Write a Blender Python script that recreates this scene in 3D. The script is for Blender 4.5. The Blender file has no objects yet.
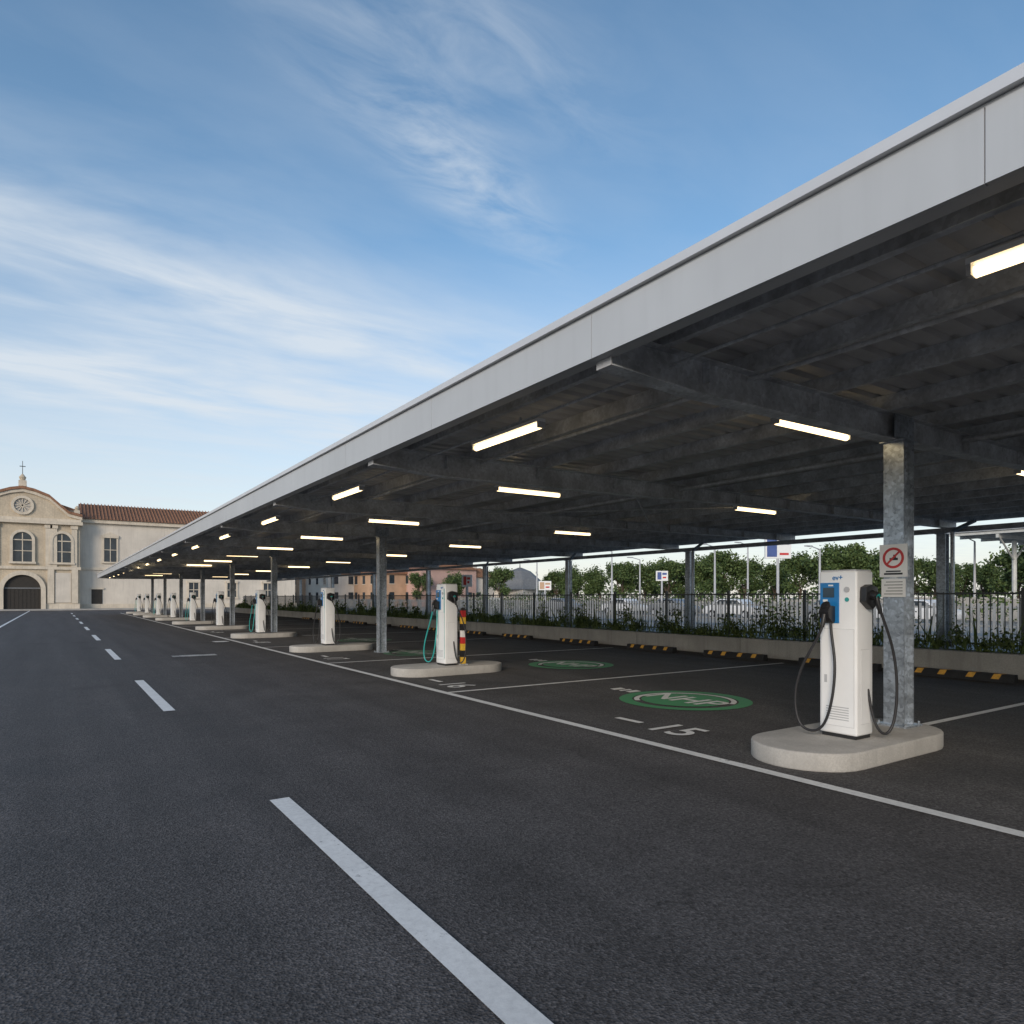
import bpy, bmesh, math, random
import numpy as np
from mathutils import Vector, Matrix
random.seed(7); rng=np.random.default_rng(7)
D=bpy.data; scene=bpy.context.scene; COL=scene.collection
def at(px,d):
    u=(px-512)/683; return d*(.556+.831*u),d*(.831-.556*u)

# ------------------------------------------------------------ materials
def nt(m):
    m.use_nodes=True; t=m.node_tree; t.nodes.clear(); return t
def N(t,ty,**k):
    n=t.nodes.new(ty)
    for a,b in k.items(): setattr(n,a,b)
    return n
def noise(t,vec,scale,detail=3,rough=.55,dist=0):
    n=N(t,'ShaderNodeTexNoise'); n.inputs['Scale'].default_value=scale
    n.inputs['Detail'].default_value=detail; n.inputs['Roughness'].default_value=rough
    n.inputs['Distortion'].default_value=dist
    t.links.new(vec,n.inputs['Vector']); return n.outputs['Fac']
def mapr(t,v,a,b,c,d):
    n=N(t,'ShaderNodeMapRange'); t.links.new(v,n.inputs[0])
    for i,x in enumerate((a,b,c,d)): n.inputs[i+1].default_value=x
    return n.outputs[0]
def mixc(t,f,a,b,mode='MIX'):
    n=N(t,'ShaderNodeMix',data_type='RGBA',blend_type=mode)
    for s,v in ((0,f),(6,a),(7,b)):
        if hasattr(v,'links'): t.links.new(v,n.inputs[s])
        elif s==0: n.inputs[0].default_value=v
        else: n.inputs[s].default_value=(*v[:3],1)
    return n.outputs[2]
def mth(t,op,a,b=None,c=None):
    n=N(t,'ShaderNodeMath',operation=op)
    for i,v in enumerate((a,b,c)):
        if v is None: continue
        if hasattr(v,'links'): t.links.new(v,n.inputs[i])
        else: n.inputs[i].default_value=v
    return n.outputs[0]
def coords(t,scale=(1,1,1),rot=0):
    m=N(t,'ShaderNodeMapping')
    m.inputs['Scale'].default_value=scale; m.inputs['Rotation'].default_value=(0,0,rot)
    g=N(t,'ShaderNodeNewGeometry')
    t.links.new(g.outputs['Position'],m.inputs['Vector']); return m.outputs[0]
def finish(t,col,rough=.6,metal=0,bump=None,bs=.2,bd=.01,spec=.5):
    p=N(t,'ShaderNodeBsdfPrincipled'); o=N(t,'ShaderNodeOutputMaterial')
    for s,v in (('Base Color',col),('Roughness',rough),('Metallic',metal)):
        if hasattr(v,'links'): t.links.new(v,p.inputs[s])
        else: p.inputs[s].default_value=(*v,1) if s=='Base Color' else v
    p.inputs['Specular IOR Level'].default_value=spec
    if bump is not None:
        b=N(t,'ShaderNodeBump'); b.inputs['Strength'].default_value=bs; b.inputs['Distance'].default_value=bd
        t.links.new(bump,b.inputs['Height']); t.links.new(b.outputs[0],p.inputs['Normal'])
    t.links.new(p.outputs[0],o.inputs[0]); return p
def mat(name,c,rough=.6,metal=0,var=.15,scale=3,bs=.0,spec=.5,fine=0,dirt=0):
    m=D.materials.new(name); t=nt(m); v=coords(t)
    f=noise(t,v,scale,4,.6)
    lo=[x*(1-var) for x in c]; hi=[min(1,x*(1+var)) for x in c]
    col=mixc(t,mapr(t,f,.3,.7,0,1),lo,hi)
    if dirt:
        s=noise(t,coords(t,(5,5,.35)),1.3,3,.6); col=mixc(t,mapr(t,s,.5,.75,0,dirt),col,[x*.45 for x in c])
    if fine:
        f2=noise(t,v,fine,2,.7); col=mixc(t,mapr(t,f2,.35,.65,0,.5),col,[x*.7 for x in c])
        finish(t,col,rough,metal,f2,bs or .2,.01,spec)
    else: finish(t,col,rough,metal,f if bs else None,bs,.01,spec)
    return m
def asphalt(name,base,tint=(1.07,1,.99)):
    m=D.materials.new(name); t=nt(m); v=coords(t)
    vs=N(t,'ShaderNodeTexVoronoi'); vs.inputs['Scale'].default_value=80; t.links.new(v,vs.inputs['Vector'])
    sp=mapr(t,vs.outputs['Color'],0,1,.45,1.65)
    fine=noise(t,v,36,2,.75); mid=noise(t,v,1.1,4,.65)
    vt=coords(t,(1.6,.07,1)); tr=noise(t,vt,.9,3,.6)
    k=mth(t,'MULTIPLY',sp,mapr(t,fine,.25,.75,.55,1.5))
    k=mth(t,'MULTIPLY',k,mapr(t,mid,.3,.7,.80,1.22))
    k=mth(t,'MULTIPLY',k,mapr(t,tr,.3,.7,.82,1.22))
    vc=N(t,'ShaderNodeTexVoronoi',feature='DISTANCE_TO_EDGE'); vc.inputs['Scale'].default_value=.22
    dn=N(t,'ShaderNodeVectorMath',operation='ADD'); nn=N(t,'ShaderNodeTexNoise'); nn.inputs['Scale'].default_value=1.3; nn.inputs['Detail'].default_value=4
    t.links.new(v,nn.inputs['Vector']); t.links.new(v,dn.inputs[0]); t.links.new(nn.outputs['Color'],dn.inputs[1]); t.links.new(dn.outputs[0],vc.inputs['Vector'])
    cr=mth(t,'MULTIPLY',mapr(t,vc.outputs['Distance'],0,.003,1,0),mapr(t,nn.outputs['Fac'],.5,.6,0,.3))
    k=mth(t,'MULTIPLY',k,mth(t,'SUBTRACT',1,cr))
    v2=N(t,'ShaderNodeTexVoronoi'); v2.inputs['Scale'].default_value=34; t.links.new(v,v2.inputs['Vector'])
    gr=mth(t,'MULTIPLY',mapr(t,v2.outputs['Distance'],.05,.14,1,0),mapr(t,v2.outputs['Color'],.66,.74,0,1))
    k=mth(t,'ADD',k,mth(t,'MULTIPLY',gr,1.4))
    cc=N(t,'ShaderNodeCombineXYZ')
    for i in range(3): t.links.new(mth(t,'MULTIPLY',k,base*tint[i]),cc.inputs[i])
    st=mapr(t,noise(t,v,.55,2,.5),.62,.72,0,.35)
    col=mixc(t,st,cc.outputs[0],(base*.5,base*.48,base*.48))
    h=mth(t,'ADD',mth(t,'MULTIPLY',fine,.6),vs.outputs['Distance'])
    finish(t,col,mapr(t,mid,.3,.7,.74,.9),0,h,.5,.01,.35); return m
def paint(name,c,worn=.5):
    m=D.materials.new(name); t=nt(m); v=coords(t)
    a=noise(t,v,24,4,.75); b=noise(t,v,1.7,3,.6)
    w=mth(t,'ADD',mth(t,'MULTIPLY',a,.6),mth(t,'MULTIPLY',b,.4))
    f=mapr(t,w,worn-.035,worn+.04,0,.8)
    col=mixc(t,mapr(t,b,.3,.7,0,1),[x*.86 for x in c],c)
    col=mixc(t,mapr(t,a,.4,.65,0,.2),col,(.2,.2,.2))
    col=mixc(t,f,col,(.07,.07,.072)); finish(t,col,.65,0,a,.3,.004,.4); return m
def galv(name,base,tint=(.95,1,1.06),rough=.5,metal=.2,sp=.18):
    m=D.materials.new(name); t=nt(m); v=coords(t)
    vo=N(t,'ShaderNodeTexVoronoi'); vo.inputs['Scale'].default_value=30; t.links.new(v,vo.inputs['Vector'])
    a=mapr(t,vo.outputs['Color'],0,1,1-sp,1+sp); b=mapr(t,noise(t,v,3.0,4,.65),.3,.7,.66,1.28)
    k=mth(t,'MULTIPLY',a,b)
    cc=N(t,'ShaderNodeCombineXYZ')
    for i in range(3): t.links.new(mth(t,'MULTIPLY',k,base*tint[i]),cc.inputs[i])
    finish(t,cc.outputs[0],rough,metal); return m
def emit(name,c,s):
    m=D.materials.new(name); t=nt(m); e=N(t,'ShaderNodeEmission'); o=N(t,'ShaderNodeOutputMaterial')
    e.inputs[0].default_value=(*c,1); e.inputs[1].default_value=s; t.links.new(e.outputs[0],o.inputs[0]); return m
def leafmat(name,c1,c2):
    m=D.materials.new(name); t=nt(m); v=coords(t)
    g=N(t,'ShaderNodeNewGeometry')
    f=mth(t,'ADD',mth(t,'MULTIPLY',g.outputs['Random Per Island'],.6),mth(t,'MULTIPLY',noise(t,v,.8,1),.5))
    finish(t,mixc(t,mapr(t,f,.2,.9,0,1),c1,c2),.6,0,None,spec=.25); return m

M={}
M['asph']=asphalt('asphalt_road',.066); M['asph2']=asphalt('asphalt_bays',.066,(1.05,1,.99))
M['white']=paint('road_paint_white',(.82,.82,.80),.64)
M['whiteold']=paint('road_paint_faded',(.6,.6,.58),.52)
M['green']=paint('road_paint_green',(.06,.30,.12),.60)
M['greenold']=paint('road_paint_green_faded',(.05,.21,.10),.50)
M['fascia']=mat('fascia_aluminium',(.49,.51,.53),.45,.1,.05,.8,dirt=.10)
M['cap']=mat('fascia_cap_metal',(.62,.63,.65),.4,.2,.05,2)
M['dark']=mat('dark_gap',(.02,.02,.022),.8)
M['deck']=mat('roof_deck_steel',(.50,.505,.515),.5,.1,.22,1.3)
M['roof']=mat('roof_top_sheet',(.5,.51,.52),.5,.1,.1,1)
M['steel']=galv('galvanised_beam',.56,rough=.5,metal=.15)
M['post']=galv('galvanised_post',.42,(.9,1,1.12),.32,.6,.38)
M['conc']=mat('island_concrete',(.46,.445,.42),.85,0,.16,2.2,.35,.3,55,.25)
M['conc2']=mat('wall_concrete',(.42,.40,.37),.88,0,.2,1.1,.35,.3,30,.45)
M['body']=mat('charger_white',(.80,.81,.82),.32,0,.03,3)
M['body2']=mat('charger_grey',(.45,.46,.48),.4,0,.05,3)
M['blue']=mat('charger_blue',(.015,.18,.46),.3,0,.08,3)
M['teal']=mat('charger_teal',(.03,.33,.32),.3,0,.08,3)
M['black']=mat('black_plastic',(.018,.018,.02),.4,0,.15,5)
M['rubber']=mat('cable_rubber',(.022,.022,.025),.5,0,.2,5)
M['wsblack']=mat('wheel_stop_rubber',(.02,.02,.022),.75,0,.3,6)
M['wsyellow']=mat('wheel_stop_yellow',(.70,.36,.05),.6,0,.25,12)
M['screen']=mat('screen_glass',(.02,.05,.08),.08,0,.1,5)
M['red']=mat('sign_red',(.5,.03,.03),.4); M['yellow']=mat('stripe_yellow',(.72,.45,.05),.5,0,.15,8)
M['signw']=mat('sign_white',(.78,.78,.77),.4,0,.03); M['signb']=mat('sign_blue',(.06,.10,.28),.4)
M['tube']=emit('lamp_tube',(1,.74,.40),3.6)
M['fence']=mat('fence_paint_grey',(.11,.12,.125),.5,.2)
M['fencew']=mat('fence_pale',(.50,.51,.50),.6)
M['fenceg']=mat('fence_grey',(.30,.31,.31),.6)
M['soil']=mat('soil',(.10,.08,.06),.95,0,.3,6,.5,.2,30)
M['leaf']=leafmat('shrub_leaves',(.05,.09,.025),(.19,.24,.08))
M['tleaf']=leafmat('tree_leaves',(.03,.06,.02),(.12,.165,.055))
M['bark']=mat('bark',(.10,.075,.055),.95,0,.3,8,.5)
M['stone']=mat('cream_stone',(.58,.49,.37),.88,0,.15,.55,.2,.2,5,.3)
M['stone2']=mat('pale_stone_trim',(.64,.56,.45),.85,0,.12,1.2,dirt=.35)
M['plaster']=mat('pale_plaster',(.64,.58,.50),.9,0,.1,.5,dirt=.25)
M['tile']=mat('terracotta_tiles',(.30,.16,.10),.85,0,.35,2.5,.3,.2,9)
M['glass']=mat('window_glass',(.035,.045,.055),.12,0,.3,1)
M['door_and_shade']=mat('dark_door_and_arch_shade',(.03,.025,.02),.7)  # door colour, also the painted shade inside the palace arch
M['gravel']=mat('yard_gravel',(.30,.295,.28),.95,0,.2,.3,.3,.2,8)
M['ochre']=mat('ochre_render',(.5,.33,.22),.9,0,.15,.6); M['pink']=mat('pink_render',(.50,.33,.28),.9,0,.12,.6)
M['hut']=mat('grey_membrane',(.16,.165,.17),.7)
M['car1']=mat('car_paint_grey',(.25,.26,.28),.25,.4,.03); M['car2']=mat('car_paint_white',(.7,.7,.7),.25,0,.03)

# ------------------------------------------------------------ mesh helper
class MB:
    def __init__(s): s.v=[]; s.f=[]; s.mi=[]; s.mats=[]
    def m(s,k):
        if M[k] not in s.mats: s.mats.append(M[k])
        return s.mats.index(M[k])
    def add(s,vs,fs,k):
        o=len(s.v); s.v+= [tuple(x) for x in vs]; i=s.m(k)
        for f in fs: s.f.append([a+o for a in f]); s.mi.append(i)
    def box(s,x0,x1,y0,y1,z0,z1,k):
        vs=[(x,y,z) for z in (z0,z1) for y in (y0,y1) for x in (x0,x1)]
        s.add(vs,[(0,2,3,1),(4,5,7,6),(0,1,5,4),(2,6,7,3),(0,4,6,2),(1,3,7,5)],k)
    def prism(s,poly,axis,a,b,k):
        def P(p,q,w): return {'x':(w,p,q),'y':(p,w,q),'z':(p,q,w)}[axis]
        n=len(poly); vs=[P(p,q,a) for p,q in poly]+[P(p,q,b) for p,q in poly]
        fs=[tuple(range(n)),tuple(range(2*n-1,n-1,-1))]+[(i,(i+1)%n,(i+1)%n+n,i+n) for i in range(n)]
        s.add(vs,fs,k)
    def ring(s,po,pi,axis,a,b,k,closed=True):
        def P(p,q,w): return {'x':(w,p,q),'y':(p,w,q),'z':(p,q,w)}[axis]
        n=len(po); vs=[P(*p,a) for p in po]+[P(*p,a) for p in pi]+[P(*p,b) for p in po]+[P(*p,b) for p in pi]
        fs=[]
        for i in range(n if closed else n-1):
            j=(i+1)%n
            fs+=[(i,j,n+j,n+i),(2*n+i,3*n+i,3*n+j,2*n+j),(i,2*n+i,2*n+j,j),(n+i,n+j,3*n+j,3*n+i)]
        s.add(vs,fs,k)
    def cyl(s,p0,p1,r0,r1,k,n=12,cap=True):
        p0=Vector(p0);p1=Vector(p1); d=(p1-p0).normalized()
        a=d.orthogonal().normalized(); b=d.cross(a)
        vs=[]
        for p,r in ((p0,r0),(p1,r1)):
            for i in range(n):
                t=2*math.pi*i/n; vs.append(p+a*math.cos(t)*r+b*math.sin(t)*r)
        fs=[(i,(i+1)%n,(i+1)%n+n,i+n) for i in range(n)]
        if cap: fs+=[tuple(range(n-1,-1,-1)),tuple(range(n,2*n))]
        s.add(vs,fs,k)
    def mesh(s,name,bevel=0,smooth=False):
        me=D.meshes.new(name); me.from_pydata(s.v,[],s.f)
        for x in s.mats: me.materials.append(x)
        me.polygons.foreach_set('material_index',s.mi); me.update()
        bm=bmesh.new(); bm.from_mesh(me); bmesh.ops.recalc_face_normals(bm,faces=bm.faces)
        if bevel:
            es=[e for e in bm.edges if len(e.link_faces)==2 and e.calc_face_angle(0)>.6]
            bmesh.ops.bevel(bm,geom=es,offset=bevel,segments=3,profile=.5,affect='EDGES',clamp_overlap=True)
        bm.to_mesh(me); bm.free()
        if smooth:
            me.polygons.foreach_set('use_smooth',[True]*len(me.polygons))
            try: me.set_sharp_from_angle(angle=math.radians(40))
            except Exception: pass
        return me
def obj(name,me,parent=None,loc=(0,0,0),rz=0):
    o=D.objects.new(name,me); COL.objects.link(o); o.location=loc; o.rotation_euler=(0,0,rz)
    if parent: o.parent=parent
    return o
def empty(name,loc=(0,0,0),rz=0,sc=1):
    e=D.objects.new(name,None); COL.objects.link(e); e.location=loc; e.rotation_euler=(0,0,rz); e.scale=(sc,)*3; e.empty_display_size=.3
    return e
def cable(name,pts,r,k):
    c=D.curves.new(name,'CURVE'); c.dimensions='3D'; c.bevel_depth=r; c.bevel_resolution=2; c.resolution_u=8
    s=c.splines.new('NURBS'); s.points.add(len(pts)-1)
    for p,q in zip(s.points,pts): p.co=(*q,1)
    s.use_endpoint_u=True; s.order_u=4; c.materials.append(M[k]); return c
def text(name,body,size,k,parent,loc,rot,ext=.0,spx=1):
    c=D.curves.new(name,'FONT'); c.body=body; c.size=size; c.align_x='CENTER'; c.align_y='CENTER'; c.extrude=ext
    c.offset=size*.015
    c.materials.append(M[k]); o=D.objects.new(name,c); COL.objects.link(o); o.location=loc; o.rotation_euler=rot; o.scale=(spx,1,1)
    if parent: o.parent=parent
    return o

# ------------------------------------------------------------ ground and markings
b=MB(); b.add([(-900,-900,0),(900,-900,0),(900,900,0),(-900,900,0)],[(0,1,2,3)],'asph'); obj('ground',b.mesh('ground'))
def sheet(name,x0,x1,y0,y1,z,k,parent=None):
    b=MB(); b.add([(x0,y0,z),(x1,y0,z),(x1,y1,z),(x0,y1,z)],[(0,1,2,3)],k); return obj(name,b.mesh(name),parent)
sheet('parking_pavement',5.46,15.5,-12,80,.004,'asph2')
sheet('rail_yard_ground',17.6,240,-60,260,.005,'gravel')
mk=empty('road_markings')
def sh(n,x0,x1,y0,y1,k='white',z=.009): sheet(n,x0,x1,y0,y1,z,k,mk)
sh('edge_line',5.33,5.46,-10,78)
for i,(a,c) in enumerate([(-7,-2.8),(1.3,5.5),(10.6,14.8),(20,24.2),(29.3,33.5),(38.6,42.8),(47.9,52),(57,61),(66.5,70.5),(76,80)]):
    x=1.47 if a<8 else 1.33
    sh('centre_dash',x-.075,x+.075,a,c)
sh('left_line',-2.5,-2.36,30,96)
sh('stop_bar',2.6,3.7,20.0,20.5,'whiteold')
for y in (-2,4.22,10.05,16.1,22.3,28.2,34.4,40.4,46.6,52.6,58.8,64.8):
    sh('bay_line',5.46 if y!=4.22 else 8.2,14.6,y-.05,y+.05)
def circ(r,n=48,cx=0,cy=0): return [(cx+r*math.cos(2*math.pi*i/n),cy+r*math.sin(2*math.pi*i/n)) for i in range(n)]
def logo(x,y,old=False):
    g='greenold' if old else 'green'; w='whiteold' if old else 'white'
    e=empty('charging_bay_marking',(x,y,0))
    def flat(nm,poly,z,k):
        b=MB(); b.add([(p,q,z) for p,q in poly],[tuple(range(len(poly)))],k); obj(nm,b.mesh(nm),e)
    def flatring(nm,r0,r1,z,k,a0=0,a1=2*math.pi):
        n=48; b=MB(); vs=[]
        for i in range(n+1):
            t=a0+(a1-a0)*i/n; vs+=[(r0*math.cos(t),r0*math.sin(t),z),(r1*math.cos(t),r1*math.sin(t),z)]
        b.add(vs,[(2*i,2*i+1,2*i+3,2*i+2) for i in range(n)],k); obj(nm,b.mesh(nm),e)
    flatring('green_ring',.80,1.0,.010,g)
    flatring('white_arc',.69,.77,.010,w,math.radians(-70),math.radians(150))
    flat('green_centre',circ(.66,40),.010,g)
    text('lettering','NHP',.78,w,e,(0,0,.0145),(0,0,-math.pi/2),0,.85)
    for i,(a,c) in enumerate(((1.06,1.22),(1.28,1.38),(1.44,1.6))):
        b=MB(); b.add([(-.14,a,.010),(.12,a,.010),(.16,c,.010),(-.1,c,.010)],[(0,1,2,3)],w); obj('plug_tail',b.mesh('plug_tail'),e)
for x,y,o in ((8.1,7.3,0),(10.1,12.6,0),(8.6,17.6,1),(9.5,24,1)): logo(x,y,o)
for n,(x,y) in zip(('15','16','17','18','19'),((6.15,5.9),(6.0,11.0),(6,17.4),(6,25),(6,33))):
    e=empty('bay_number',(x,y,0)); text('digits',n,.75,'white',e,(0,-.2,.0145),(0,0,-math.pi/2),0,.9)
    b=MB(); b.add([(-.05,.35,.0145),(.05,.35,.0145),(.05,.8,.0145),(-.05,.8,.0145)],[(0,1,2,3)],'white'); obj('dash',b.mesh('dash'),e)
b=MB()
for x,y in ((4.9,26),):
    b.box(x-.3,x+.3,y-.3,y+.3,.002,.012,'black')
    for i in range(7): b.box(x-.24,x+.24,y-.25+i*.075,y-.21+i*.075,.012,.018,'steel')
obj('drain_cover',b.mesh('drain_cover'))

# ------------------------------------------------------------ canopy
YA,YB=-9.0,77.5; X0,X1=3.4,20.2
can=empty('parking_canopy')
b=MB()
joints=[-6.6,-3.95,-1.3,1.34,3.99]+[3.99+2.66*i for i in range(1,28)]
prev=YA
for j in joints+[YB]:
    b.box(X0,X0+.03,prev+.003,j-.003,3.42,3.755,'fascia'); prev=j
b.box(X0+.012,X0+.028,YA,YB,3.425,3.75,'body2')
obj('fascia_panels',b.mesh('fascia'),can)
b=MB()
b.box(X0-.035,X0+.25,YA,YB,3.775,3.835,'cap'); b.box(X0+.004,X0+.03,YA,YB,3.757,3.773,'body2')
b.box(X0+.032,X0+.13,YA,YB,3.42,3.426,'fascia')
obj('fascia_cap',b.mesh('cap'),can)
b=MB()
b.box(X1-.03,X1,YA,YB,3.6,3.85,'fascia'); b.box(X0+.03,X1-.03,YB-.03,YB,3.45,3.83,'fascia'); b.box(X0+.03,X1-.03,YA,YA+.03,3.45,3.83,'fascia')
obj('rear_fascia',b.mesh('rf'),can)
b=MB(); prof=[]; y=YA+.03
while y<YB-.3:
    prof+=[(y,3.785),(y+.13,3.785),(y+.155,3.825),(y+.225,3.825)]; y+=.25
vs=[]
for p,z in prof: vs+=[(X0+.26,p,z),(X1-.04,p,z)]
b.add(vs,[(2*i,2*i+1,2*i+3,2*i+2) for i in range(len(prof)-1)],'deck')
obj('deck',b.mesh('deck'),can)
b=MB(); b.box(X0+.25,X1,YA,YB,3.84,3.86,'roof'); obj('roof_sheet',b.mesh('rs'),can)
b=MB(); xs=[4.05+i*1.14 for i in range(15)]
for x in xs:
    h=.17; z=3.784
    b.box(x,x+.006,YA+.05,YB-.05,z-h,z,'steel'); b.box(x+.006,x+.07,YA+.05,YB-.05,z-h,z-h+.006,'steel'); b.box(x+.064,x+.07,YA+.05,YB-.05,z-h+.006,z-h+.03,'steel')
obj('purlins',b.mesh('purlins'),can)
BY=[-5.5,-.8,3.95,8.6,13.4,18.4,24.2,30,34.1,38.3,42.7,47,51.6,56,60.5,65,69.5,74]
b=MB()
for y in BY:
    for xa,xb_,za,zc in ((3.5,4.5,3.355,3.30),(4.5,8.0,3.30,3.33),(8.0,11.5,3.33,3.40),(11.5,20.1,3.40,3.42)):
        top=3.605
        b.prism([(xa,za+.012),(xb_,zc+.012),(xb_,top),(xa,top)],'y',y-.006,y+.006,'steel')
        b.prism([(xa,za),(xb_,zc),(xb_,zc+.012),(xa,za+.012)],'y',y-.085,y+.085,'steel')
    b.box(3.5,20.1,y-.085,y+.085,3.605,3.615,'steel')
    b.box(3.488,3.498,y-.085,y+.085,3.355,3.61,'deck')
    x=4.6
    while x<20: 
        b.box(x,x+.01,y-.08,y-.008,3.42,3.60,'steel'); b.box(x,x+.01,y+.008,y+.08,3.42,3.60,'steel'); x+=1.6
obj('beams',b.mesh('beams'),can)
def hpost(b,x,y,z0,z1,s=.11,k='post'):
    b.box(x-s,x-s+.014,y-s,y+s,z0,z1,k); b.box(x+s-.014,x+s,y-s,y+s,z0,z1,k); b.box(x-s+.014,x+s-.014,y-.055,y-.045,z0,z1,k); b.box(x-s+.014,x+s-.014,y+.045,y+.055,z0,z1,k)
    b.box(x-s-.06,x+s+.06,y-s-.06,y+s+.06,z0-.002,z0+.018,k)
    b.box(x-s-.05,x+s+.05,y-s-.02,y+s+.02,z1-.016,z1-.002,k)
    for dx in (-1,1):
        for dy in (-1,1): b.cyl((x+dx*(s+.035),y+dy*(s+.035),z0+.018),(x+dx*(s+.035),y+dy*(s+.035),z0+.05),.012,.012,k,6)
b=MB()
hpost(b,7.8,3.92,.177,3.326)
FP=[18.4,30,38.3,47,56,65,74]
for y in FP: hpost(b,7.8,y,.012,3.326)
hpost(b,7.8,-5.5,.012,3.326)
obj('front_posts',b.mesh('fp'),can)
b=MB()
for y in (-.8,8.6,17.2,24.3,31.5,38.3,47,56,65,74): hpost(b,19.35,y,.012,3.26,.11,'post')
b.box(19.26,19.44,YA+.1,YB-.1,3.275,3.287,'steel'); b.box(19.26,19.44,YA+.1,YB-.1,3.39,3.40,'steel'); b.box(19.345,19.355,YA+.1,YB-.1,3.287,3.39,'steel')
for y in (8.6,17.2,24.3,31.5):
    b.cyl((19.2,y-.3,3.3),(19.2,y-.3,.3),.05,.05,'post',10); b.cyl((19.2,y-.3,3.3),(19.0,y-.9,3.5),.05,.05,'post',10)
obj('rear_posts',b.mesh('rp'),can)
b=MB()
for y in [3.92]+FP:
    b.box(7.6,8.0,y-.065,y-.055,3.345,3.60,'post')
b.cyl((5.2,YA,3.56),(5.2,YB,3.56),.022,.022,'steel',8); b.cyl((9.4,YA,3.55),(9.4,YB,3.55),.04,.04,'steel',8); b.cyl((4.2,YA,3.50),(4.2,YB,3.50),.014,.014,'steel',6)
for i in range(0,len(BY)-2,3):
    b.cyl((8.2,BY[i],3.52),(13.5,BY[i+1],3.56),.015,.015,'steel',6); b.cyl((13.5,BY[i],3.56),(8.2,BY[i+1],3.52),.015,.015,'steel',6)
obj('bracing',b.mesh('br'),can)
b=MB(); b.box(-.68,.68,-.05,.05,.033,.065,'body'); b.box(-.68,-.655,-.045,.045,-.03,.033,'body2'); b.box(.655,.68,-.045,.045,-.03,.033,'body2')
b.box(-.3,-.28,-.01,.01,.065,.16,'steel'); b.box(.28,.3,-.01,.01,.065,.16,'steel'); lampbody=b.mesh('lamp_housing')
b=MB(); b.cyl((-.65,0,-.005),(.65,0,-.005),.034,.034,'tube',10,False); lamptube=b.mesh('lamp_tube',smooth=True)
def lamp(x,y,z,rz):
    e=empty('strip_light',(x,y,z),rz); obj('housing',lampbody,e); obj('tube',lamptube,e)
for i in range(15):
    lamp(4.2,(1.05,6.4,11.4)[i] if i<3 else 11.4+5.1*(i-2),3.39,math.pi/2)
for i,y in enumerate([-.9,4.35,9.7,15.4,20.8,26.2,31.6,37,42.4,47.8,53.2,58.6,64,70]): lamp(6.85,y,3.42,0)
for y in (4.2,9.2,15.4,21.6,28,35,42,50,58,66): lamp(12.4,y,3.44,0)

# ------------------------------------------------------------ islands and chargers
def stadium(x0,x1,hw,n=14):
    p=[]
    for i in range(n+1):
        t=-math.pi/2+math.pi*i/n; p.append((x1-hw+hw*math.cos(t),hw*math.sin(t)))
    for i in range(n+1):
        t=math.pi/2+math.pi*i/n; p.append((x0+hw+hw*math.cos(t),hw*math.sin(t)))
    return p
b=MB(); b.prism(stadium(-1.25,1.25,.55),'z',0,.175,'conc'); island=b.mesh('island',.018,True)
b=MB(); b.box(-.15,.15,-.2,.2,.035,1.69,'body'); cbody=b.mesh('charger_body',.022,True)
b=MB(); b.box(-.13,.13,-.18,.18,0,.035,'black'); b.box(-.135,.135,-.186,.186,1.69,1.70,'body2')
b.box(-.156,-.152,-.17,.17,.12,1.10,'body'); b.box(-.1525,-.151,-.173,.173,.117,1.103,'body2')
b.box(-.08,.08,-.2015,-.2005,.15,.9,'body2'); b.box(-.077,.077,-.204,-.2017,.153,.897,'body')
b.box(-.158,-.1565,.11,.14,.55,.63,'body2')
for i in range(6): b.box(-.1575,-.1562,-.12,.12,.18+i*.025,.19+i*.025,'body2')
ctrim=b.mesh('charger_trim')
b=MB(); b.box(-.162,-.152,-.02,.185,1.16,1.57,'blue'); cpan=b.mesh('charger_panel',.004)
b=MB(); b.box(-.166,-.1625,.03,.15,1.42,1.52,'screen'); b.box(-.1665,-.1625,.04,.09,1.535,1.55,'signw'); b.box(-.1665,-.1625,.10,.15,1.375,1.40,'signw')
b.cyl((-.153,-.1,1.50),(-.162,-.1,1.50),.028,.028,'body2',16); b.cyl((-.153,-.1,1.40),(-.158,-.1,1.40),.022,.022,'teal',14)
cscr=b.mesh('charger_screen')
def gun():
    b=MB()
    b.prism([(-.155,1.33),(-.155,1.18),(-.20,1.16),(-.27,1.22),(-.29,1.28),(-.25,1.34)],'y',.02,.12,'black')
    b.cyl((-.27,.07,1.25),(-.30,.075,1.12),.027,.02,'black',12); b.cyl((-.2,.07,1.30),(-.255,.07,1.35),.035,.045,'black',12)
    b.prism([(-.01,1.55),(-.10,1.52),(-.11,1.38),(.02,1.30),(.11,1.36),(.11,1.52)],'y',-.27,-.2045,'black')
    b.cyl((0,-.25,1.45),(-.01,-.33,1.43),.05,.045,'black',14); b.cyl((.0,-.31,1.43),(.03,-.34,1.26),.028,.02,'black',12)
    b.cyl((0,-.331,1.431),(-.0005,-.334,1.43),.03,.03,'teal',14)
    return b.mesh('charger_guns',.006,True)
cgun=gun()
cb1=cable('cable_a',[(-.295,.075,1.14),(-.31,.10,1.02),(-.31,.30,.75),(-.33,.38,.40),(-.32,.34,.10),(-.30,.2,.035),(-.28,.05,.10),(-.27,-.04,.5),(-.24,-.03,.85),(-.22,.03,1.05),(-.19,.05,1.19)],.0135,'rubber')
cb2=cable('cable_b',[(.03,-.34,1.28),(.08,-.36,1.15),(.18,-.38,.95),(.24,-.40,.6),(.24,-.38,.2),(.18,-.34,.05),(.1,-.30,.05),(.06,-.24,.2),(.05,-.2,.5)],.0135,'rubber')
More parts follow.
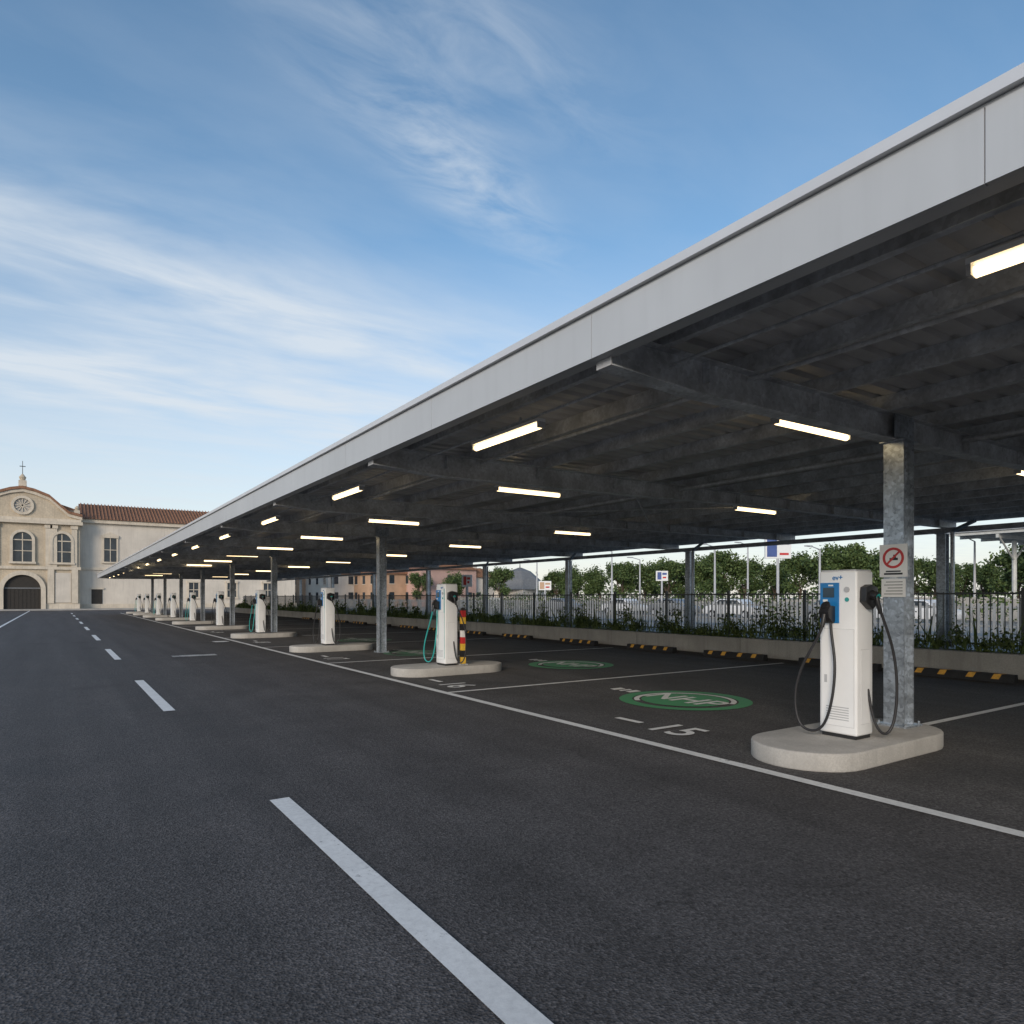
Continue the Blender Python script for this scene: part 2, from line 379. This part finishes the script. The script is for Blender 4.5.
cb3=cable('cable_c',[(-.295,.075,1.14),(-.30,.12,1.0),(-.30,.28,.75),(-.34,.40,.40),(-.33,.42,.12),(-.30,.3,.03),(-.28,.1,.10),(-.26,.0,.5),(-.2,.05,.9),(-.18,.1,1.15)],.014,'teal')
IY=[3.97,12.75,20.0,28,36,44,52,60,68,75]
for i,y in enumerate(IY):
    e=empty('charger_island',(6.9,y,0)); obj('concrete_plinth',island,e)
    e=empty('ev_charger',(6.75 if i!=1 else 6.85,y-.05,.175)); obj('cabinet',cbody,e); obj('trim',ctrim,e); obj('panel',cpan,e); obj('screen',cscr,e); obj('connectors',cgun,e)
    obj('cable_left',cb1 if i%2==0 else cb3,e); obj('cable_right',cb2,e)
    text('logo_text','ev+',.075,'blue',e,(-.1535,-.07 if i else 0.0,1.62),(math.pi/2,0,-math.pi/2),.001)
    if 0<i:
        b=MB(); b.box(-.154,-.1515,-.195+.015,-.15,.15,1.6,'teal'); obj('side_accent',b.mesh('acc'),e)
e=empty('hazard_post',(7.15,12.55,.175)); b=MB()
cols=['yellow','black','yellow','red','signw','black','yellow','red']
for j in range(8): b.box(-.045,.045,-.05,.05,.02+j*.14,.02+(j+1)*.14,cols[j])
b.box(-.08,.08,-.08,.08,0,.02,'steel'); b.prism([(-.045,1.14),(.045,1.14),(0,1.2)],'y',-.05,.05,'black'); obj('post_body',b.mesh('hz'),e)
e=empty('prohibition_sign',(7.665,3.91,.10)); b=MB()
b.box(0,.006,-.15,.15,1.72,2.08,'signw'); b.box(0,.006,-.13,.13,1.50,1.70,'signw'); b.box(.006,.024,-.04,.04,1.55,2.05,'steel')
for z in range(5): b.box(-.0015,-.0005,-.10,.10-.02*(z%3),1.53+z*.033,1.537+z*.033,'black')
b.ring(circ(.115,32,0,1.93),circ(.088,32,0,1.93),'x',-.003,-.001,'red'); b.prism([(-.075,1.99),(-.06,2.005),(.075,1.87),(.06,1.855)],'x',-.005,-.0035,'red')
b.box(-.0025,-.001,-.05,.04,1.905,1.93,'black'); b.box(-.0025,-.001,-.03,-.0,1.93,1.965,'black'); b.box(-.0025,-.001,-.1,.1,1.745,1.765,'black'); b.box(-.0025,-.001,-.08,.08,1.775,1.79,'black')
obj('sign_plate',b.mesh('sg'),e)
prof=[(-.10,0),(-.07,.15),(.07,.15),(.10,0)]
b=MB(); yy=-.95
for w_,k in ((.20,'wsblack'),(.13,'wsyellow'),(.30,'wsblack'),(.13,'wsyellow'),(.38,'wsblack'),(.13,'wsyellow'),(.30,'wsblack'),(.13,'wsyellow'),(.20,'wsblack')):
    b.prism(prof,'y',yy,yy+w_,'wsblack')
    if k=='wsyellow':
        b.add([(-.073,yy+.002,.152),(.073,yy-.06,.152),(.073,yy+w_-.06,.152),(-.073,yy+w_,.152)],[(0,1,2,3)],k)
        b.add([(-.0735,yy+.002,.15),(-.0735,yy+w_,.15),(-.0925,yy+w_+.05,.055),(-.0925,yy+.05,.055)],[(0,1,2,3)],k)
    yy+=w_
ws=b.mesh('wheel_stop')
for y in (.5,3.2,6.25,8.75,11.6,14.6,18,21.7,25,28.2,31.4,34.6,38,41,44.5,48): obj('wheel_stop',ws,None,(14.75,y,.006),random.uniform(-.02,.02))

# ------------------------------------------------------------ planter wall, shrubs, fence
e=empty('concrete_wall'); b=MB(); y=-12
while y<80:
    b.box(15.5,15.72,y+.005,y+3.99,0,.48,'conc2'); y+=4
obj('wall_blocks',b.mesh('wb',.01),e)
b=MB(); b.box(15.73,17.6,-12,80,0,.38,'soil'); obj('planting_bed',b.mesh('pb'))
def quads(cent,size,k,name,up=0,asp=.55):
    n=len(cent); a=rng.normal(size=(n,3)); 
    if up: a[:,:2]*=up; a[:,2]=np.abs(a[:,2])+.6
    a/=np.linalg.norm(a,axis=1)[:,None]
    c=rng.normal(size=(n,3)); c-= (c*a).sum(1)[:,None]*a; c/=np.linalg.norm(c,axis=1)[:,None]
    s=size[:,None]; A=a*s; C=c*s*asp
    v=np.stack([cent-A,cent+C,cent+A,cent-C],1).reshape(-1,3)
    me=D.meshes.new(name); me.vertices.add(4*n); me.vertices.foreach_set('co',v.astype(np.float32).ravel())
    me.loops.add(4*n); me.loops.foreach_set('vertex_index',np.arange(4*n,dtype=np.int32))
    me.polygons.add(n); me.polygons.foreach_set('loop_start',np.arange(0,4*n,4,dtype=np.int32))
    try: me.polygons.foreach_set('loop_total',np.full(n,4,dtype=np.int32))
    except Exception: pass
    me.materials.append(M[k]); me.update(calc_edges=True); me.validate(); return me
cs=[];ss=[]
y=-2
while y<78:
    dens=1 if y<30 else .5
    x=random.uniform(15.95,17.0); r=random.uniform(.16,.45); hh=random.uniform(.2,.6)*(1 if random.random()<.7 else 1.9)
    nn=int(230*dens*r/.3)
    p=rng.normal(size=(nn,3)); p/=np.linalg.norm(p,axis=1)[:,None]; p*=rng.uniform(.15,1.1,size=(nn,1))
    p*=np.array([r*.8,r,hh*.55]); p+=np.array([x,y,.38+hh*.5]); p=p[p[:,2]>.38]
    cs.append(p); ss.append(rng.uniform(.025,.06,len(p))*(1 if y<30 else 1.6)); y+=random.uniform(.15,.55)*(1 if y<30 else 1.2)
obj('shrubs',quads(np.concatenate(cs),np.concatenate(ss),'leaf','shrubs'))
n=5200; gy=rng.uniform(-2,60,n); gx=rng.uniform(15.85,17.2,n); hgt=rng.uniform(.08,.30,n)*np.where(rng.uniform(size=n)<.12,1.9,1)
obj('grass',quads(np.stack([gx,gy,.38+hgt*.8],1),hgt,'leaf','grass',.35,.05))
e=empty('metal_fence'); b=MB(); y=-12; XF=17.45
while y<80:
    b.box(XF-.010,XF+.010,y-.010,y+.010,.45,1.72,'fence'); y+=.14
y=-12
while y<80.1: b.box(XF-.035,XF+.035,y-.035-.065,y+.035-.065,.38,1.80,'fence'); y+=2.6
b.box(XF-.02,XF+.02,-12,80,1.66,1.70,'fence'); b.box(XF-.02,XF+.02,-12,80,.52,.56,'fence'); obj('railing',b.mesh('fence'),e)

# ------------------------------------------------------------ yard beyond
e=empty('pale_fence'); b=MB(); y=-10
while y<90: b.box(31,31.05,y,y+.10,.15,1.35,'fenceg'); y+=.28
b.box(31.052,31.09,-10,90,.4,.47,'fenceg'); b.box(31.052,31.09,-10,90,1.15,1.22,'fenceg'); obj('pickets',b.mesh('pf'),e)
e=empty('yard_wall'); b=MB(); y=-40
while y<150:
    b.box(52,52.3,y+.02,y+5.96,0,1.5+random.uniform(-.1,.1),'conc2' if random.random()<.7 else 'fencew'); b.box(51.9,52,y-.15,y+.15,0,1.8,'conc'); y+=6
obj('panels',b.mesh('yw'),e)
# low hedge in the yard
P=[];S=[]
for i in range(150):
    y=-10+i*.62; c=np.array([48+random.uniform(-.8,.8),y,random.uniform(.4,1.5)]); P.append(c+rng.normal(size=(60,3))*np.array([.5,.6,.45])); S.append(rng.uniform(.08,.18,60))
P=np.concatenate(P); S=np.concatenate(S); S=S[P[:,2]>0]; P=P[P[:,2]>0]
obj('hedge',quads(P,S,'tleaf','hedge'))
def slamp(px,d,h):
    x,y=at(px,d)
    e=empty('street_lamp',(x,y,0)); b=MB(); b.cyl((0,0,0),(0,0,h),.10,.06,'body2',10); b.cyl((0,0,h),(-1.1,0,h+.2),.04,.035,'body2',8)
    b.box(-1.6,-1.0,-.12,.12,h+.14,h+.22,'body2'); b.box(-.15,.15,-.15,.15,0,.3,'conc'); obj('pole',b.mesh('sl'),e)
for px,d,h in ((612,60,5.6),(537,70,5.2),(715,52,5.4),(748,58,6),(820,46,4.8),(640,66,5.2),(975,48,5.5)): slamp(px,d,h)
def bb(px,d,z0,z1,w,k2,rz=-.62):
    x,y=at(px,d)
    e=empty('advertising_sign',(x,y,0),rz); b=MB(); b.cyl((0,0,0),(0,0,z0),.08,.08,'body2',10)
    b.box(-w/2,w/2,-.08,.08,z0,z1,'signw'); b.box(-w/2+.1,-w*.05,-.09,-.083,z0+.1,z1-.1,k2)
    b.box(w*.02,w/2-.1,-.09,-.083,z0+(z1-z0)*.6,z1-.15,k2); b.box(w*.05,w/2-.15,-.09,-.083,z0+.2,z0+.33,'red'); obj('panel',b.mesh('bb'),e)
bb(778,40,3.85,5.2,1.5,'signb'); bb(662,55,2.9,3.7,.95,'signb'); bb(467,40,2.2,2.9,.6,'red'); bb(545,60,2.2,3.0,1.1,'ochre')
e=empty('station_canopy',(0,0,0)); b=MB()
for yy in (12,19):
    for xx in (52.6,60):
        b.cyl((xx,yy,0),(xx,yy,5.3),.14,.14,'fencew',10)
        for s in (-1,1): b.cyl((xx,yy,4.0),(xx+s*2.2,yy,5.4),.06,.06,'fencew',8)
    b.box(50,63,yy-.08,yy+.08,5.4,5.65,'fencew'); b.cyl((50,yy,5.65),(56.5,yy,6.6),.06,.06,'fencew',6); b.cyl((63,yy,5.65),(56.5,yy,6.6),.06,.06,'fencew',6)
for xx in (50,53.2,56.5,59.7,63): b.box(xx-.06,xx+.06,9.5,22.5,5.66,5.85,'fencew')
b.box(49.8,63.2,9.5,22.5,5.86,5.98,'roof'); obj('frame',b.mesh('sc'),e)
def car(x,y,rz,k):
    e=empty('parked_car',(x,y,0),rz); b=MB()
    b.prism([(-2.15,.32),(-2.2,.62),(-2.1,.86),(-1.35,.95),(-.75,1.42),(.75,1.46),(1.5,1.02),(2.1,.88),(2.2,.6),(2.15,.32)],'y',-.86,.86,k); obj('body',b.mesh('cb',.07,True),e)
    b=MB()
    for s in (-1,1): b.prism([(-1.15,.98),(-.7,1.36),(.7,1.39),(1.3,1.03)],'y',s*.862,s*.868,'glass')
    obj('windows',b.mesh('cw'),e); b=MB()
    for xx in (-1.35,1.35):
        for s in (-1,1): b.cyl((xx,s*.7,.32),(xx,s*.89,.32),.32,.32,'black',18); b.cyl((xx,s*.89,.32),(xx,s*.9,.32),.18,.18,'body2',12)
    obj('wheels',b.mesh('cwh'),e)
for i,(x,y,k) in enumerate(((42,20,'car2'),(43,25.5,'car1'),(42,33,'car2'),(43,40,'car1'),(44,47,'car2'),(43,55,'car1'))): car(x,y,1.6+random.uniform(-.1,.1),k)
def tree_mesh(seed,h,w,nl=6000):
    r=np.random.default_rng(seed); b=MB(); th=h*.33
    b.cyl((0,0,0),(0.05,0,th),.18,.12,'bark',8); cl=[]
    for i in range(11):
        a=r.uniform(0,6.28); rr=r.uniform(.15,.62)*w/2; z=r.uniform(.32,.86)*h
        p=Vector((rr*math.cos(a),rr*math.sin(a),z)); b.cyl((.05,0,th*r.uniform(.7,1)),p,.07,.02,'bark',5); cl.append((p,r.uniform(.2,.36)*w*.62))
    cl.append((Vector((0,0,h*.7)),w*.27)); trunk=b.mesh('trunk')
    P=[];S=[]
    for c,rad in cl:
        for _ in range(9):
            d=r.normal(size=3); d/=np.linalg.norm(d); q=np.array(c)+d*rad*r.uniform(.4,1.0)*np.array([1,1,.75]); n=nl//(len(cl)*9)
            pp=r.normal(size=(n,3))*rad*.25; P.append(q+pp); S.append(r.uniform(.1,.21,n))
    return trunk,quads(np.concatenate(P),np.concatenate(S),'tleaf','crown')
TM=[tree_mesh(s,7,w) for s,w in ((1,6),(2,5.4),(3,6.5),(4,5.7))]
def tree(px,d,h,i):
    X,Y=at(px,d)
    e=empty('tree',(X,Y,0),random.uniform(0,6),h/7); obj('trunk',TM[i%4][0],e); obj('crown',TM[i%4][1],e)
for i,(px,d,h) in enumerate(((600,86,6.0),(622,80,6.2),(645,84,6.6),(668,78,6.0),(700,76,6.8),(722,80,7.6),(745,78,6.8),(800,74,6.4),(822,70,7.6),(848,72,7.8),(868,68,7.0),(912,74,6.0),(935,72,6.2),(962,76,5.8),(1018,66,7.0),(1045,62,7.5),(1075,62,7),(985,74,5.6),(556,92,5.8),(500,100,6.0),(455,105,6),(420,110,6),(775,82,6.4),(890,80,6.2),(578,88,6.2),(684,82,6.2))):
    tree(px,d,h,i)
P=[];S=[]
for i in range(260):
    y=-60+i*1.6; c=np.array([105+random.uniform(-4,4)-max(0,(y-90))*.25,y,random.uniform(1,5.0)]); P.append(c+rng.normal(size=(90,3))*np.array([1.6,1.6,1.1])); S.append(rng.uniform(.25,.5,90))
obj('distant_trees',quads(np.concatenate(P),np.concatenate(S),'tleaf','dt'))
def house(x,y,w,dp,h,rh,k,rz=0):
    e=empty('house',(x,y,0),rz); b=MB(); b.box(-w/2,w/2,-dp/2,dp/2,0,h,k); obj('walls',b.mesh('hw'),e)
    b=MB(); b.prism([(-w/2-.4,h+.003),(w/2+.4,h+.003),(0,h+rh)],'y',-dp/2-.4,dp/2+.4,'tile'); b.box(w*.2,w*.2+.6,-1,-.3,h+.2,h+rh+.6,k); obj('roof',b.mesh('hr'),e)
    b=MB()
    n=int(dp/2.6)
    for j in range(n):
        yy=-dp/2+1.3+j*(dp-2.6)/max(1,n-1)
        for z in np.arange(1.0,h-1.5,2.8): b.box(-w/2-.03,-w/2-.005,yy-.45,yy+.45,z,z+1.4,'glass'); b.box(-w/2-.08,-w/2-.005,yy-.55,yy+.55,z-.12,z-.003,'stone2')
    n=int(w/2.8)
    for j in range(n):
        xx=-w/2+1.4+j*(w-2.8)/max(1,n-1)
        for z in np.arange(1.0,h-1.5,2.8): b.box(xx-.45,xx+.45,-dp/2-.03,-dp/2-.005,z,z+1.4,'glass'); b.box(xx-.55,xx+.55,-dp/2-.08,-dp/2-.005,z-.12,z-.003,'stone2')
    obj('windows',b.mesh('hwin'),e)
for px,d,w,dp,h,rh,k in ((395,120,12,14,5.4,1.8,'ochre'),(430,118,11,12,6.2,1.8,'pink'),(462,122,10,10,5,1.6,'plaster'),(350,125,14,12,5.5,1.8,'plaster'),(310,130,14,12,6,2,'ochre')):
    x,y=at(px,d); house(x,y,w,dp,h,rh,k,.1)
x,y=at(520,112); e=empty('pavilion',(x,y,0),.3); b=MB(); b.box(-3.0,3.0,-3.0,3.0,0,2.8,'plaster')
pr=[(4.4,2.81),(3.4,4.4),(1.8,5.8),(.3,6.4)]
for (r0,z0),(r1,z1) in zip(pr,pr[1:]):
    b.cyl((0,0,z0),(0,0,z1),r0,r1,'hut',8)
b.cyl((0,0,6.4),(0,0,7.3),.12,.04,'hut',6); obj('hipped_roof',b.mesh('pv'),e)

# ------------------------------------------------------------ stone palace
pal=empty('stone_palace'); YF=102
def arch(cx,w,z0,z1,n=14):
    r=w/2; zc=z1-r; p=[(cx-r,z0)]
    for i in range(n+1):
        t=math.pi-math.pi*i/n; p.append((cx+r*math.cos(t),zc+r*math.sin(t)))
    p.append((cx+r,z0)); return p
CX=-3.3; CL,CR=-11.2,2.6
b=MB(); b.box(CL,CR,YF,YF+14,0,10.6,'stone'); b.prism([(CL,11.3),(CR,11.3),(CR,12.0),(CR-1.2,12.15),(CX+2.6,14.0),(CX+1.2,14.55),(CX,14.8),(CX-1.2,14.55),(CX-2.6,14.0),(CL+1.2,12.15),(CL,12.0)],'y',YF+.05,YF+1.2,'stone')
b.box(CL,CR,YF+1.3,YF+14,10.6,12.6,'stone')
b.box(CR+.003,30,YF+1.5,YF+13,0,11.6,'plaster'); b.box(-38,CL-.003,YF+1.5,YF+13,0,11.6,'plaster'); obj('walls',b.mesh('pw'),pal)
b=MB()
b.box(CL-.3,CR+.3,YF-.45,YF+1.25,10.6,11.0,'stone2'); b.box(CL-.15,CR+.15,YF-.25,YF+1.25,11.0,11.3,'stone2')
b.box(CL-.1,CR+.1,YF-.2,YF-.002,5.0,5.35,'stone2'); b.box(CL,CX-2.4,YF-.12,YF-.002,0,.8,'stone2'); b.box(CX+2.4,CR,YF-.12,YF-.002,0,.8,'stone2')
for x in (CL+.4,CL+3.0,CX-2.9,CX+2.3,CR-3.0,CR-.9): b.box(x,x+.6,YF-.18,YF-.003,5.36,10.59,'stone2'); b.box(x-.1,x+.7,YF-.26,YF-.185,10.1,10.5,'stone2')
for x in (CX-3.2,CX+2.5,CR-.9): b.box(x,x+.7,YF-.22,YF-.003,.81,4.99,'stone2')
po=[(CL-.25,12.0),(CL+1.2,12.35),(CX-2.7,14.25),(CX-1.2,14.85),(CX,15.1),(CX+1.2,14.85),(CX+2.7,14.25),(CR-1.2,12.35),(CR+.25,12.0)]
pi=[(p,q-.32) for p,q in po]; b.ring(po,pi,'y',YF-.3,YF+1.25,'tile',False)
pi2=[(p,q-.7) for p,q in po]; b.ring([(p,q-.33) for p,q in po],pi2,'y',YF-.15,YF+.045,'stone2',False)
b.ring(circ(1.15,28,CX,12.75),circ(.85,28,CX,12.75),'y',YF-.15,YF+.045,'stone2')
b.prism(circ(.85,28,CX,12.75),'y',YF+.02,YF+.045,'conc2')
for a in range(6):
    t=a*math.pi/6; c,s=math.cos(t),math.sin(t); b.prism([(CX-.82*c-.04*s,12.75-.82*s+.04*c),(CX+.82*c-.04*s,12.75+.82*s+.04*c),(CX+.82*c+.04*s,12.75+.82*s-.04*c),(CX-.82*c+.04*s,12.75-.82*s-.04*c)],'y',YF-.06,YF+.018,'stone2')
for x,z,s in ((CX,15.1,1.0),(CR-.3,12.0,.75),(CL+.3,12.0,.75)):
    b.box(x-.4*s,x+.4*s,YF,YF+.8*s,z,z+.7*s,'stone2'); b.cyl((x,YF+.4*s,z+.7*s),(x,YF+.4*s,z+1.1*s),.25*s,.38*s,'stone',10); b.cyl((x,YF+.4*s,z+1.1*s),(x,YF+.4*s,z+1.5*s),.38*s,.08*s,'stone',10)
b.cyl((CX,YF+.4,16.5),(CX,YF+.4,18.2),.04,.03,'black',6); b.box(CX-.3,CX+.3,YF+.37,YF+.43,17.5,17.58,'black')
for xa,xb_ in ((CR+.01,30.2),(-38.2,CL-.01)):
    b.box(xa,xb_,YF+1.1,YF+1.497,11.15,11.62,'stone2'); b.box(xa,xb_,YF+1.35,YF+1.497,5.1,5.4,'stone2'); b.box(xa,xb_,YF+1.4,YF+1.497,0,.7,'stone2')
obj('trim',b.mesh('pt'),pal)
b=MB()
for xa,xb_ in ((CR+.01,30.6),(-38.6,CL-.01)):
    b.prism([(YF+.9,11.63),(YF+13.6,11.63),(YF+7.2,14.2)],'x',xa,xb_,'tile')
    x=xa+.2
    while x<xb_: b.add([(x,YF+.88,11.67),(x+.14,YF+.88,11.67),(x+.14,YF+7.15,14.27),(x,YF+7.15,14.27),(x+.07,YF+.88,11.78),(x+.07,YF+7.15,14.38)],[(0,4,5,3),(4,1,2,5),(0,1,4)],'tile'); x+=.4
b.prism([(CL,12.62),(CR,12.62),(CX,14.6)],'y',YF+1.3,YF+14.3,'tile')
obj('roof',b.mesh('pr'),pal)
b=MB()
def awin(cx,w,z0,z1,y):
    b.prism(arch(cx,w,z0,z1),'y',y-.02,y-.005,'glass'); b.ring(arch(cx,w+.6,z0-.0,z1+.3),arch(cx,w,z0-.0,z1),'y',y-.25,y-.004,'stone2',False)
    b.box(cx-.05,cx+.05,y-.08,y-.022,z0,z1-.1,'stone2'); b.box(cx-w/2,cx+w/2,y-.10,y-.0225,z1-w/2-.06,z1-w/2+.06,'stone2'); b.box(cx-w/2,cx+w/2,y-.10,y-.0225,(z0+z1-w/2)/2-.04,(z0+z1-w/2)/2+.04,'stone2')
    b.box(cx-w/2-.4,cx+w/2+.4,y-.32,y-.004,z0-.25,z0-.003,'stone2')
for cx in (CX,CX+4.0,CX-4.0): awin(cx,1.9,5.9,9.5,YF)
def rwin(cx,w,z0,z1,y,ped=True):
    b.box(cx-w/2,cx+w/2,y-.02,y-.005,z0,z1,'glass')
    for a,c in ((cx-w/2-.2,cx-w/2),(cx+w/2,cx+w/2+.2)): b.box(a,c,y-.12,y-.004,z0,z1,'stone2')
    b.box(cx-w/2-.25,cx+w/2+.25,y-.2,y-.004,z1+.002,z1+.3,'stone2'); b.box(cx-w/2-.3,cx+w/2+.3,y-.22,y-.004,z0-.22,z0-.002,'stone2')
    b.box(cx-.04,cx+.04,y-.07,y-.022,z0,z1,'stone2'); b.box(cx-w/2,cx+w/2,y-.075,y-.0225,(z0+z1)/2-.04,(z0+z1)/2+.04,'stone2')
    if ped: b.prism([(cx-w/2-.3,z1+.303),(cx+w/2+.3,z1+.303),(cx,z1+.75)],'y',y-.18,y-.004,'stone2')
for cx in (6,16,21,26,-15,-20,-25,-30): rwin(cx,1.4,6.2,9.3,YF+1.5)
for cx in (16,21,26,-15,-20,-25): rwin(cx,1.2,1.6,3.6,YF+1.5,False)
b.box(3.9,5.1,YF+1.43,YF+1.49,0,2.6,'door_and_shade'); b.box(3.7,5.3,YF+1.35,YF+1.428,2.6,2.8,'stone2')
obj('windows',b.mesh('pwin'),pal)
b=MB(); b.prism(arch(CX,3.7,0,4.3,20),'y',YF-.03,YF-.005,'door_and_shade'); b.ring(arch(CX,4.7,0,4.8,20),arch(CX,3.7,0,4.3,20),'y',YF-.35,YF-.004,'stone2',False)  # flat dark sheet: shade of the archway interior painted on, no recess
for i in range(9): x=CX-1.6+i*.4; b.box(x-.02,x+.02,YF-.06,YF-.032,0,2.6,'door_and_shade')
b.box(CX-1.8,CX+1.8,YF-.08,YF-.061,2.6,2.75,'hut')
b.box(CX+2.6+.7,CR-.95,YF-.1,YF-.004,.9,4.6,'plaster')
obj('portal',b.mesh('pp'),pal)
b=MB(); b.box(-40,32,YF-4,YF+1,0.0,.13,'conc2'); obj('pavement',b.mesh('kerb'))

# ------------------------------------------------------------ world
w=D.worlds.new('World'); scene.world=w; w.use_nodes=True; t=w.node_tree; t.nodes.clear()
SE=math.radians(20); SR=math.radians(232)
sky=N(t,'ShaderNodeTexSky',sky_type='NISHITA'); sky.sun_disc=False; sky.sun_elevation=SE; sky.sun_rotation=SR; sky.air_density=1.0; sky.dust_density=.4; sky.ozone_density=2.2; sky.altitude=50
tc=N(t,'ShaderNodeTexCoord'); sx=N(t,'ShaderNodeSeparateXYZ'); t.links.new(tc.outputs['Generated'],sx.inputs[0])
z=mth(t,'MAXIMUM',sx.outputs[2],.04); px=mth(t,'DIVIDE',sx.outputs[0],z); py=mth(t,'DIVIDE',sx.outputs[1],z)
cv=N(t,'ShaderNodeCombineXYZ'); t.links.new(px,cv.inputs[0]); t.links.new(py,cv.inputs[1])
def smap(rot,sc,loc=(0,0,0)):
    m=N(t,'ShaderNodeMapping'); m.inputs['Rotation'].default_value=(0,0,rot); m.inputs['Scale'].default_value=sc; m.inputs['Location'].default_value=loc; t.links.new(cv.outputs[0],m.inputs['Vector']); return m.outputs[0]
def gauss(cx,cy,ax,ay,rot):
    c,s=math.cos(rot),math.sin(rot); dx=mth(t,'SUBTRACT',px,cx); dy=mth(t,'SUBTRACT',py,cy)
    u=mth(t,'ADD',mth(t,'MULTIPLY',dx,c/ax),mth(t,'MULTIPLY',dy,s/ax)); v=mth(t,'ADD',mth(t,'MULTIPLY',dx,-s/ay),mth(t,'MULTIPLY',dy,c/ay))
    r=mth(t,'ADD',mth(t,'MULTIPLY',u,u),mth(t,'MULTIPLY',v,v)); return mth(t,'POWER',2.718,mth(t,'MULTIPLY',r,-1))
n1=noise(t,smap(math.radians(-14),(.9,1.9,1)),1.3,6,.56,.3)
n2=noise(t,smap(math.radians(-38),(1.2,2.6,1),(3,1,0)),2.8,7,.6,.5)
soft=mapr(t,n1,.28,.72,0,1)
band=mth(t,'MULTIPLY',soft,mth(t,'ADD',gauss(.45,2.42,1.5,.36,.16),mth(t,'MULTIPLY',gauss(.3,3.6,2.4,.7,.1),.95)))
wisp=mth(t,'MULTIPLY',mapr(t,n2,.38,.78,0,.8),mth(t,'ADD',gauss(.78,1.40,.42,.12,.5),mth(t,'MULTIPLY',gauss(.55,1.02,.5,.14,.2),.45)))
gen=mth(t,'MULTIPLY',mapr(t,n1,.40,.75,.04,.40),mapr(t,py,1.2,4,.25,1))
haze=mapr(t,sx.outputs[2],.02,.46,.80,0)
dens=mth(t,'MINIMUM',mth(t,'ADD',mth(t,'ADD',band,wisp),gen),.80)
hs=N(t,'ShaderNodeHueSaturation'); hs.inputs['Hue'].default_value=.492; hs.inputs['Saturation'].default_value=1.05; hs.inputs['Value'].default_value=1.22; t.links.new(sky.outputs[0],hs.inputs['Color'])
c1=mixc(t,haze,hs.outputs[0],(5.1,4.95,4.9)); c2=mixc(t,dens,c1,(4.9,5.3,5.7))
bg=N(t,'ShaderNodeBackground'); bg.inputs[1].default_value=.15; t.links.new(c2,bg.inputs[0]); wo=N(t,'ShaderNodeOutputWorld'); t.links.new(bg.outputs[0],wo.inputs[0])
sl=D.lights.new('sun','SUN'); sl.energy=2.3; sl.angle=math.radians(22); sl.color=(1,.86,.70); so=D.objects.new('sun',sl); COL.objects.link(so)
sd=Vector((math.sin(SR)*math.cos(SE),math.cos(SR)*math.cos(SE),math.sin(SE))); so.rotation_euler=sd.to_track_quat('Z','Y').to_euler(); so.location=sd*50
# ------------------------------------------------------------ camera
cd=D.cameras.new('camera'); cd.lens=24; cd.sensor_width=36; cd.shift_y=.083; cd.clip_end=3000; cd.clip_start=.05
co=D.objects.new('camera',cd); COL.objects.link(co); co.location=(0,0,1.6); co.rotation_euler=(math.pi/2,0,-math.radians(33.79)); scene.camera=co
scene.view_settings.view_transform='Standard'; scene.view_settings.look='None'; scene.view_settings.exposure=0
